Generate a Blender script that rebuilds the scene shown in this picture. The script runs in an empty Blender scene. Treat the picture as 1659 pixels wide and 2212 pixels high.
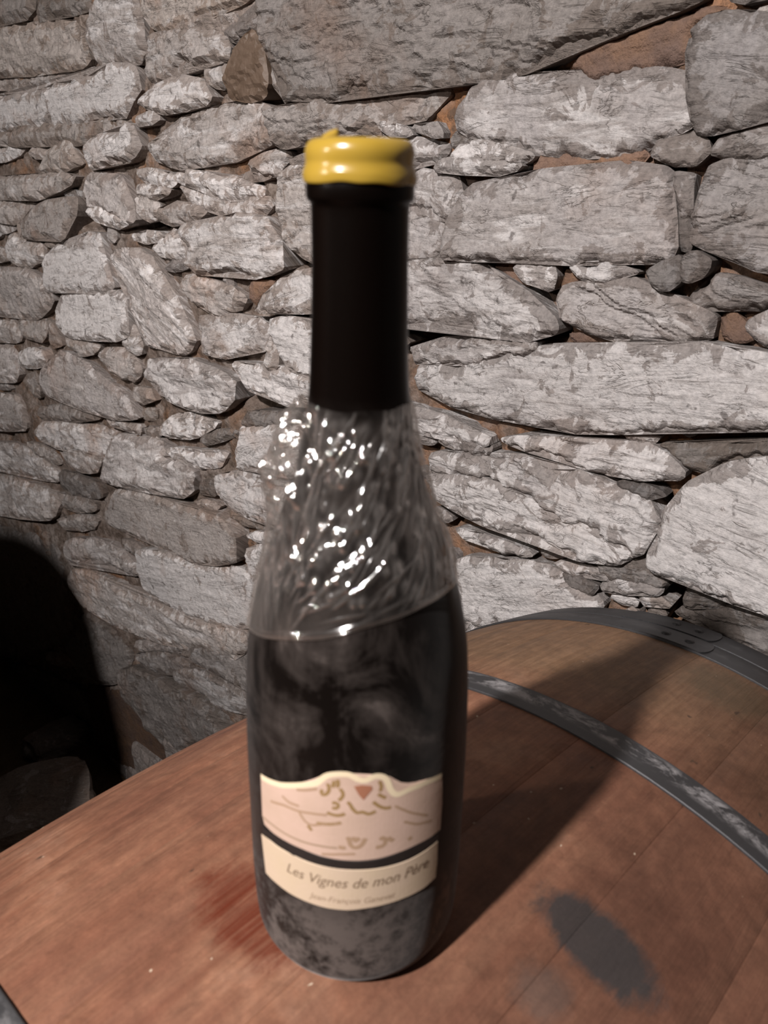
import bpy, bmesh, math, random
import numpy as np
from mathutils import Vector, Matrix, noise
from mathutils.geometry import delaunay_2d_cdt

# ------------------------------------------------------------------ camera, world, lights, exposure
S = bpy.context.scene
COL = S.collection
FPX, PITCH = 1689.0, math.radians(22.1)
CAM = np.array([.012, -.2516, .2843])
cd = bpy.data.cameras.new('camera'); cam = bpy.data.objects.new('camera', cd); COL.objects.link(cam)
cam.location = CAM.tolist(); cam.rotation_euler = (math.pi/2-PITCH, 0, 0)
cd.sensor_fit = 'VERTICAL'; cd.sensor_height = 36; cd.lens = 36*FPX/2212; cd.clip_start = .01
cd.dof.use_dof = True; cd.dof.focus_distance = .80; cd.dof.aperture_fstop = cd.lens/1.9
S.camera = cam
S.view_settings.view_transform = 'Standard'; S.view_settings.look = 'None'
S.view_settings.gamma = 1; S.view_settings.use_curve_mapping = False
S.view_settings.exposure = 0.0
wd = bpy.data.worlds.new('cellar_dark'); S.world = wd; wd.use_nodes = True
wd.node_tree.nodes['Background'].inputs[0].default_value = (1, .8, .62, 1)
wd.node_tree.nodes['Background'].inputs[1].default_value = .003
def lamp(name, loc, power, color, size, target=None, spot=None):
    l = bpy.data.lights.new(name, 'SPOT' if spot else 'POINT'); l.energy = power; l.color = color; l.shadow_soft_size = size
    o = bpy.data.objects.new(name, l); COL.objects.link(o); o.location = loc
    if spot:
        l.spot_size = math.radians(spot[0]); l.spot_blend = spot[1]
        o.rotation_euler = (Vector(target)-Vector(loc)).to_track_quat('-Z', 'Y').to_euler()
    return o
lamp('key_lamp', (-.61, -.735, 1.06), 165, (1, .945, .92), .03)
lamp('side_lamp', (-.80, -.22, .56), 10, (1, .90, .82), .02)

# ------------------------------------------------------------------ frames of reference
AZ, RB, RH, L2, U0, V0 = math.radians(43.91), .3511, .3049, .3922, -.0167, .0087
A = np.array([math.sin(AZ), math.cos(AZ), 0]); Q = np.array([math.cos(AZ), -math.sin(AZ), 0]); Z = np.array([0, 0, 1.])
def rb(u): return RB-(RB-RH)*(u/L2)**2
ZC = -math.sqrt(rb(U0)**2-V0**2)
def bp(u, ph, dr=0.0):                      # a point of the barrel: u along the axis, ph round it
    r = rb(u)+dr
    return A*(u-U0)+Q*(r*math.sin(ph)-V0)+Z*(ZC+r*math.cos(ph))
_fw = np.array([0, math.cos(PITCH), -math.sin(PITCH)]); _up = np.array([0, math.sin(PITCH), math.cos(PITCH)]); _rt = np.array([1., 0, 0])
def ray(px, py): return _fw+_rt*((px-829.5)/FPX)-_up*((py-1106)/FPX)
DW = .46                                    # distance of the wall along A
FLOOR = -.95
def wall(px, py, d=DW):                     # survey mark of the photograph -> (s, z) on the wall plane
    r = ray(px, py); t = (d-CAM@A)/(r@A); P = CAM+t*r
    return np.array([P@Q, P[2]])
def wp(s, z, h): return Q*s+Z*z+A*(DW-h)    # wall point standing proud by h

# ------------------------------------------------------------------ helpers
def link(o, parent=None):
    COL.objects.link(o)
    if parent: o.parent = parent
    return o
def obj(name, verts, faces, m, parent=None, smooth=False, loc=None, uv=None):
    me = bpy.data.meshes.new(name)
    V = np.asarray(verts, float)
    if loc is not None: V = V-np.asarray(loc)
    me.from_pydata(V.tolist(), [], faces); me.update()
    if uv is not None:
        l = me.uv_layers.new(name='UVMap'); idx = np.empty(len(me.loops), np.int32); me.loops.foreach_get('vertex_index', idx)
        l.data.foreach_set('uv', np.asarray(uv, np.float32)[idx].ravel())
    if smooth: me.polygons.foreach_set('use_smooth', [True]*len(me.polygons))
    me.materials.append(m)
    o = bpy.data.objects.new(name, me)
    if loc is not None: o.location = list(loc)
    return link(o, parent)
def empty(name, label, cat, loc=(0, 0, 0), group=None):
    o = bpy.data.objects.new(name, None); o.empty_display_size = .05; o.location = list(loc); link(o)
    o['label'] = label; o['category'] = cat
    if group: o['group'] = group
    return o
def tag(o, label, cat, group=None):
    o['label'] = label; o['category'] = cat
    if group: o['group'] = group
    return o

class N:                                    # tiny node builder
    def __init__(s, name):
        s.m = bpy.data.materials.new(name); s.m.use_nodes = True; s.t = s.m.node_tree; s.b = s.t.nodes['Principled BSDF']
    def n(s, typ, ins=None, **kw):
        x = s.t.nodes.new(typ)
        for k, v in kw.items(): setattr(x, k, v)
        for k, v in (ins or {}).items(): s.put(x, k, v)
        return x
    def put(s, x, k, v):
        if isinstance(v, bpy.types.NodeSocket): s.t.links.new(v, x.inputs[k])
        elif v is not None: x.inputs[k].default_value = v
    def set(s, **kw):
        for k, v in kw.items(): s.put(s.b, k.replace('_', ' '), v)
    def map(s, vec, scale=(1, 1, 1), loc=(0, 0, 0), rot=(0, 0, 0)):
        return s.n('ShaderNodeMapping', {'Vector': vec, 'Scale': scale, 'Location': loc, 'Rotation': rot}).outputs[0]
    def noise(s, vec, scale, detail=4, rough=.55, dist=0, col=False):
        x = s.n('ShaderNodeTexNoise', {'Vector': vec, 'Scale': scale, 'Detail': detail, 'Roughness': rough, 'Distortion': dist})
        return x.outputs[1 if col else 0]
    def ramp(s, fac, *st):
        x = s.n('ShaderNodeValToRGB', {'Fac': fac}); e = x.color_ramp.elements
        while len(e) < len(st): e.new(.5)
        for i, (p, c) in enumerate(st):
            e[i].position = p; e[i].color = (c, c, c, 1) if isinstance(c, (int, float)) else tuple(c)+(1,)
        return x.outputs[0]
    def mix(s, f, a, b, typ='MIX'):
        x = s.n('ShaderNodeMix', data_type='RGBA', blend_type=typ)
        for i, v in ((0, f), (6, a), (7, b)):
            if isinstance(v, tuple) and len(v) == 3: v = v+(1,)
            s.put(x, i, v)
        return x.outputs[2]
    def math(s, op, a, b=None, c=None):
        x = s.n('ShaderNodeMath', operation=op)
        for i, v in enumerate((a, b, c)): s.put(x, i, v)
        return x.outputs[0]
    def attr(s, name): return s.n('ShaderNodeAttribute', attribute_type='OBJECT', attribute_name=name).outputs['Fac']
    def bump(s, h, strength=.5, dist=.002, normal=None):
        return s.n('ShaderNodeBump', {'Height': h, 'Strength': strength, 'Distance': dist, 'Normal': normal}).outputs[0]

def mat_stone():
    k = N('schist'); uv = k.n('ShaderNodeUVMap').outputs[0]; geo = k.n('ShaderNodeNewGeometry').outputs['Position']
    st = k.noise(k.map(uv, (14, 70, 1)), 1.0, 7, .62, .6)          # strata
    fine = k.noise(uv, 420, 3, .6)
    grit = k.noise(uv, 95, 6, .7)
    big = k.noise(uv, 16, 4, .6, .5)
    lime = k.attr('lime'); warm = k.attr('warm'); tone = k.attr('tone')
    body = k.mix(warm, (.35, .332, .335), (.36, .315, .285))
    body = k.mix(k.ramp(big, (.35, 0), (.65, .55)), body, (.23, .20, .18))
    limed = k.mix(k.ramp(grit, (.3, 0), (.75, 1)), (.54, .515, .51), (.42, .395, .385))
    f = k.math('ADD', k.math('MULTIPLY_ADD', st, .9, k.math('MULTIPLY', big, .55)), k.math('MULTIPLY_ADD', lime, .75, -1.08))
    f = k.ramp(f, (.02, 0), (.14, 1))
    c = k.mix(f, body, limed)
    spots = k.ramp(k.noise(uv, 62, 3, .55, .3), (.64, 0), (.70, 1))
    c = k.mix(k.math('MULTIPLY', spots, .75), c, (.10, .085, .08))
    rimv = k.n('ShaderNodeAttribute', attribute_name='rim').outputs['Fac']
    pn = k.noise(uv, 34, 6, .68, .8)
    bare = k.math('SUBTRACT', k.math('MULTIPLY_ADD', pn, 2.1, -.33), k.math('MULTIPLY_ADD', rimv, .36, k.math('MULTIPLY', lime, .12)))
    bare = k.ramp(bare, (.50, 0), (.56, 1))
    darkc = k.mix(warm, (.135, .118, .112), (.20, .145, .11))
    c = k.mix(k.math('MULTIPLY', bare, .68), c, darkc)
    crk = k.math('ABSOLUTE', k.math('SUBTRACT', k.noise(k.map(uv, (11, 42, 1)), 1.0, 5, .65, 1.2), .5))
    crk = k.math('MULTIPLY', k.ramp(crk, (.0, 1), (.016, 0)), k.ramp(k.noise(uv, 30, 3, .5), (.44, 0), (.60, 1)))
    c = k.mix(k.math('MULTIPLY', crk, .38), c, (.16, .125, .10))
    streak = k.ramp(k.noise(k.map(uv, (9, 110, 1)), 1.0, 5, .6, .4), (.28, 1), (.40, 0))
    c = k.mix(k.math('MULTIPLY', streak, .45), c, (.15, .12, .10))
    clay = k.ramp(k.noise(geo, 7, 4, .6), (.56, 0), (.70, 1))
    c = k.mix(k.math('MULTIPLY', k.math('MULTIPLY', clay, warm), .75), c, (.26, .15, .095))
    c = k.mix(1.0, c, k.ramp(fine, (.25, .86), (.75, 1.08)), 'MULTIPLY')
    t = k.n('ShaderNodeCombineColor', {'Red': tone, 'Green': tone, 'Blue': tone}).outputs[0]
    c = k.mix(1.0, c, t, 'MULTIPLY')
    c = k.mix(1.0, c, k.ramp(k.noise(uv, 190, 4, .7), (.30, .72), (.62, 1.12)), 'MULTIPLY')
    k.set(Base_Color=c, Roughness=.82, Specular_IOR_Level=.35)
    h = k.math('ADD', k.math('MULTIPLY_ADD', crk, -.28, k.math('MULTIPLY', st, 1.15)), k.math('MULTIPLY_ADD', grit, .55, k.math('MULTIPLY', fine, .16)))
    k.set(Normal=k.bump(h, .85, .0042))
    return k.m
def mat_mortar():
    k = N('clay_mortar'); geo = k.n('ShaderNodeNewGeometry').outputs['Position']
    a = k.noise(geo, 9, 5, .6); b = k.noise(geo, 60, 6, .7); c3 = k.noise(geo, 260, 4, .7); d = k.noise(geo, 22, 4, .6)
    c = k.mix(k.ramp(a, (.50, 0), (.66, 1)), (.20, .155, .13), (.26, .135, .07))
    c = k.mix(k.ramp(d, (.48, 0), (.62, .85)), c, (.33, .28, .25))
    sx = k.n('ShaderNodeSeparateXYZ', {0: geo}).outputs[0]
    c = k.mix(k.math('MULTIPLY', k.ramp(k.math('MULTIPLY_ADD', a, .5, sx), (.10, 0), (.40, 1)), .7), c, k.mix(k.ramp(d, (.4, 0), (.6, 1)), (.30, .14, .062), (.15, .09, .062)))
    c = k.mix(k.ramp(b, (.38, .85), (.56, 0)), c, (.085, .06, .045))
    c = k.mix(1.0, c, k.ramp(c3, (.25, .75), (.75, 1.15)), 'MULTIPLY')
    k.set(Base_Color=c, Roughness=.95, Specular_IOR_Level=.15)
    k.set(Normal=k.bump(k.math('MULTIPLY_ADD', b, 1.0, k.math('MULTIPLY', c3, .4)), 1.0, .005))
    return k.m
def mat_patch():
    k = N('red_clay_patch'); uv = k.n('ShaderNodeUVMap').outputs[0]
    b = k.noise(uv, 60, 6, .7); c3 = k.noise(uv, 300, 4, .7); a = k.noise(uv, 20, 4)
    c = k.mix(k.ramp(a, (.35, 0), (.65, 1)), (.17, .115, .095), (.24, .14, .085))
    c = k.mix(k.ramp(b, (.40, .6), (.55, 0)), c, (.15, .10, .08))
    c = k.mix(1.0, c, k.ramp(c3, (.25, .8), (.75, 1.15)), 'MULTIPLY')
    t = k.attr('tone'); tt = k.n('ShaderNodeCombineColor', {'Red': t, 'Green': t, 'Blue': t}).outputs[0]
    c = k.mix(1.0, c, tt, 'MULTIPLY')
    k.set(Base_Color=c, Roughness=.95, Specular_IOR_Level=.15, Normal=k.bump(k.math('MULTIPLY_ADD', b, 1.0, k.math('MULTIPLY', c3, .5)), 1.0, .004))
    return k.m
def mat_smooth_stone(name, col, col2):
    k = N(name); uv = k.n('ShaderNodeUVMap').outputs[0]
    a = k.noise(uv, 40, 5, .6); b = k.noise(uv, 300, 4, .7)
    c = k.mix(k.ramp(a, (.35, 0), (.65, 1)), col, col2)
    k.set(Base_Color=c, Roughness=.6, Normal=k.bump(k.math('MULTIPLY_ADD', b, .4, a), .6, .002))
    return k.m
def mat_wood():
    k = N('stained_oak'); uv = k.n('ShaderNodeUVMap').outputs[0]        # u along the stave, v round the barrel, metres
    rnd = k.n('ShaderNodeObjectInfo').outputs['Random']
    off = k.n('ShaderNodeCombineXYZ', {'X': k.math('MULTIPLY', rnd, 7.3), 'Y': k.math('MULTIPLY', rnd, 3.1)}).outputs[0]
    uo = k.n('ShaderNodeVectorMath', {0: uv, 1: off}, operation='ADD').outputs[0]
    g = k.noise(k.map(uo, (14, 260, 1)), 1, 6, .62, .8)
    g2 = k.noise(k.map(uo, (5, 60, 1)), 1, 4, .6, .8)
    blot = k.noise(uv, 14, 5, .62, .4); blot2 = k.noise(uv, 5.5, 3, .5)
    fine = k.noise(uv, 520, 3, .7)
    c = k.mix(k.ramp(g, (.30, 0), (.70, 1)), (.195, .088, .052), (.275, .137, .082))
    c = k.mix(k.ramp(g2, (.35, .5), (.6, 0)), c, (.165, .062, .034))
    c = k.mix(k.ramp(blot, (.38, .55), (.58, 0)), c, (.125, .052, .034))
    c = k.mix(k.ramp(blot, (.56, 0), (.72, .45)), c, (.31, .185, .13))
    sx = k.n('ShaderNodeSeparateXYZ', {0: uv}); U, V = sx.outputs[0], sx.outputs[1]
    # beyond the middle hoop the oak is drier and yellower
    dry = k.ramp(k.math('MULTIPLY_ADD', blot2, .18, U), (.24, 0), (.33, 1))
    c = k.mix(k.math('MULTIPLY', dry, .75), c, k.mix(k.ramp(g, (.3, 0), (.7, 1)), (.135, .08, .042), (.21, .132, .076)))
    # the right flank carries old wine staining plus the light falloff painted in darker
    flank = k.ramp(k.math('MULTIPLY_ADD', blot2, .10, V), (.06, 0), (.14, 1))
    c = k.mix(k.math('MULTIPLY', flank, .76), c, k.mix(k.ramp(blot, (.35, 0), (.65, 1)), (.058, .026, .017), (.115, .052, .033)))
    mott = k.noise(uv, 85, 5, .72, .3)
    c = k.mix(1.0, c, k.ramp(mott, (.28, .74), (.72, 1.25)), 'MULTIPLY')
    def spot(u, v, ru, rv, amp, lo, hi, rot=0.0):                        # an irregular stain with its own place on the wood
        p = k.map(uv, (1, 1, 1), (-u, -v, 0)); p = k.map(p, (1/ru, 1/rv, 1), rot=(0, 0, rot))
        l = k.n('ShaderNodeVectorMath', {0: p}, operation='LENGTH').outputs['Value']
        w = k.math('MULTIPLY_ADD', k.noise(k.map(uo, (60, 130, 1)), 1, 5, .7, .5), amp, l)
        return k.ramp(k.math('MULTIPLY', w, .25), (lo/4, 1), (hi/4, 0))
    # spilt wine soaked in beside the bottle foot, on the left of it
    wine = spot(-.050, -.020, .019, .033, 1.1, 1.35, 1.75)
    c = k.mix(k.math('MULTIPLY', wine, k.ramp(g, (.36, 1), (.64, .45))), c, (.105, .020, .008))
    # dark iron stain on the flank
    iron = spot(.047, .092, .017, .033, .9, 1.15, 1.50)
    c = k.mix(k.math('MULTIPLY', iron, .93), c, (.032, .029, .029))
    iron2 = spot(.010, .088, .014, .014, 1.2, 1.1, 1.7)
    c = k.mix(k.math('MULTIPLY', iron2, .5), c, (.06, .05, .045))
    far = spot(.30, .055, .03, .035, 1.0, 1.2, 1.8)
    c = k.mix(k.math('MULTIPLY', far, .5), c, (.06, .05, .03))
    fleck = k.ramp(k.noise(k.map(uv, (150, 190, 1)), 1, 1, .5), (.785, 0), (.80, 1))
    c = k.mix(k.math('MULTIPLY', fleck, .8), c, (.55, .45, .34))
    pits = k.ramp(k.noise(k.map(uv, (60, 90, 1)), 1, 2, .5), (.735, 0), (.765, 1))
    c = k.mix(k.math('MULTIPLY', pits, .8), c, (.05, .03, .02))
    c = k.mix(1.0, c, k.ramp(fine, (.2, .86), (.8, 1.1)), 'MULTIPLY')
    k.set(Base_Color=c, Roughness=k.ramp(blot, (.3, .50), (.7, .66)), Specular_IOR_Level=.32)
    k.set(Normal=k.bump(k.math('MULTIPLY_ADD', g, 1.0, k.math('MULTIPLY_ADD', blot, .5, k.math('MULTIPLY', fine, .12))), .45, .0016))
    return k.m
def mat_hoop():
    k = N('galvanised_hoop_steel'); uv = k.n('ShaderNodeUVMap').outputs[0]
    a = k.noise(k.map(uv, (38, 1.6, 1)), 1, 6, .75, .5); b = k.noise(uv, 300, 4, .7)
    V = k.n('ShaderNodeSeparateXYZ', {0: uv}).outputs[1]
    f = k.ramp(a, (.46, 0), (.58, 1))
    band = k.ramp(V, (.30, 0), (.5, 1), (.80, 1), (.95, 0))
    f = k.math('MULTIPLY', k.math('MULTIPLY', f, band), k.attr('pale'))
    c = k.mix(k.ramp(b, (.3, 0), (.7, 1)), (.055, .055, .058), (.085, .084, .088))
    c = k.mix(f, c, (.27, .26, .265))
    k.set(Base_Color=c, Metallic=k.math('MULTIPLY_ADD', f, -.5, .6), Roughness=k.ramp(b, (.3, .44), (.7, .58)), Normal=k.bump(b, .25, .0006))
    return k.m
def plain(name, col, rough=.5, metal=0, spec=.5, bump=0, bscale=200, coat=0):
    k = N(name); k.set(Base_Color=col+(1,), Roughness=rough, Metallic=metal, Specular_IOR_Level=spec, Coat_Weight=coat)
    if bump:
        tc = k.n('ShaderNodeTexCoord').outputs['Object']; h = k.noise(tc, bscale, 4, .6)
        c = k.mix(k.ramp(h, (.3, 0), (.7, 1)), tuple(x*.8 for x in col), tuple(min(1, x*1.2) for x in col))
        k.set(Base_Color=c, Normal=k.bump(h, bump, .001))
    return k.m
def mat_glass():
    k = N('dusty_dark_glass'); tc = k.n('ShaderNodeTexCoord').outputs['Object']
    z = k.n('ShaderNodeSeparateXYZ', {0: tc}).outputs[2]
    cloud = k.noise(k.map(tc, (1, 1, .8), rot=(0, .6, 0)), 26, 7, .66, .9)
    streak = k.noise(k.map(tc, (1, 1, .35)), 70, 5, .7, .5)
    grime = k.noise(tc, 150, 5, .75)
    f = k.ramp(k.math('MULTIPLY_ADD', cloud, .72, k.math('MULTIPLY', streak, .28)), (.45, .01), (.56, .20), (.68, .85))
    low = k.ramp(z, (.0, 1), (.035, .85), (.06, 0))
    f2 = k.math('MULTIPLY', k.ramp(k.math('MULTIPLY_ADD', grime, .5, k.math('MULTIPLY', cloud, .5)), (.43, 0), (.56, .85)), low)
    f = k.math('MAXIMUM', f, f2)
    f = k.math('MULTIPLY', f, k.ramp(z, (.215, 1), (.2235, 0)))
    c = k.mix(f, (.0022, .0013, .001), (.125, .102, .092))
    k.set(Base_Color=c, Roughness=k.ramp(f, (0, .30), (.4, .72)), Specular_IOR_Level=.08, Sheen_Weight=k.math('MULTIPLY', .16, k.ramp(z, (.21, 1), (.2235, 0))), Sheen_Roughness=.35)
    k.set(Normal=k.bump(cloud, .25, .001))
    return k.m
def mat_film():
    k = N('cling_film'); tc = k.n('ShaderNodeTexCoord').outputs['Object']
    tr = k.n('ShaderNodeBsdfTransparent', {'Color': (.93, .91, .89, 1)}).outputs[0]
    gl = k.n('ShaderNodeBsdfGlossy', {'Color': (1, 1, 1, 1), 'Roughness': .085}).outputs[0]
    df = k.n('ShaderNodeBsdfDiffuse', {'Color': (.50, .45, .42, 1)}).outputs[0]
    tl = k.n('ShaderNodeBsdfTranslucent', {'Color': (.50, .45, .42, 1)}).outputs[0]
    milk = k.n('ShaderNodeMixShader', {0: .35, 1: df, 2: tl}).outputs[0]
    lw = k.n('ShaderNodeLayerWeight', {'Blend': .30}).outputs['Facing']
    nz = k.noise(tc, 38, 5, .65, .6)
    cr = k.n('ShaderNodeAttribute', attribute_name='crease').outputs['Fac']
    m0 = k.math('MULTIPLY_ADD', k.ramp(nz, (.4, 0), (.7, 1)), .06, k.math('MULTIPLY_ADD', lw, .20, .004))
    a = k.n('ShaderNodeMixShader', {0: k.math('MULTIPLY_ADD', cr, .15, m0), 1: tr, 2: milk}).outputs[0]
    b = k.n('ShaderNodeMixShader', {0: k.math('MULTIPLY_ADD', lw, .20, k.math('MULTIPLY_ADD', cr, .22, .09)), 1: a, 2: gl}).outputs[0]
    k.t.links.new(b, k.t.nodes['Material Output'].inputs['Surface'])
    return k.m
def mat_label(name, rose):
    k = N(name); uv = k.n('ShaderNodeUVMap').outputs[0]
    a = k.noise(uv, 45, 5, .6); b = k.noise(uv, 600, 3, .6)
    c = k.mix(k.ramp(a, (.35, 0), (.7, 1)), (.53, .41, .31) if not rose else (.52, .37, .30), (.51, .40, .28) if not rose else (.46, .33, .255))
    k.set(Base_Color=c, Roughness=.7, Specular_IOR_Level=.25, Normal=k.bump(b, .15, .0004))
    return k.m
def mat_earth():
    k = N('packed_earth'); geo = k.n('ShaderNodeNewGeometry').outputs['Position']
    a = k.noise(geo, 7, 6, .65); b = k.noise(geo, 80, 5, .7)
    c = k.mix(k.ramp(a, (.35, 0), (.65, 1)), (.085, .055, .032), (.15, .10, .06))
    k.set(Base_Color=c, Roughness=.95, Specular_IOR_Level=.1, Normal=k.bump(k.math('MULTIPLY_ADD', b, .5, a), 1.0, .02))
    return k.m
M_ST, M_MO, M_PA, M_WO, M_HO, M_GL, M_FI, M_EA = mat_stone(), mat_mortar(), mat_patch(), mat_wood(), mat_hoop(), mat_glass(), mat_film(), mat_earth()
M_BROWN = mat_smooth_stone('brown_flint', (.085, .055, .036), (.13, .09, .065))

# ------------------------------------------------------------------ the rubble wall
# outlines surveyed on the photograph, in eight overlapping tiles: (offset x, offset y, scale)
TILE = dict(A=(0, 0, .36166), B=(500, 0, .36166), C=(1059, 0, .36166), D=(0, 400, .42194), E=(859, 350, .48222),
            F=(0, 850, .42194), G=(859, 850, .48222), H=(0, 1300, .36166), P=(0, 0, 1.0))
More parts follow.
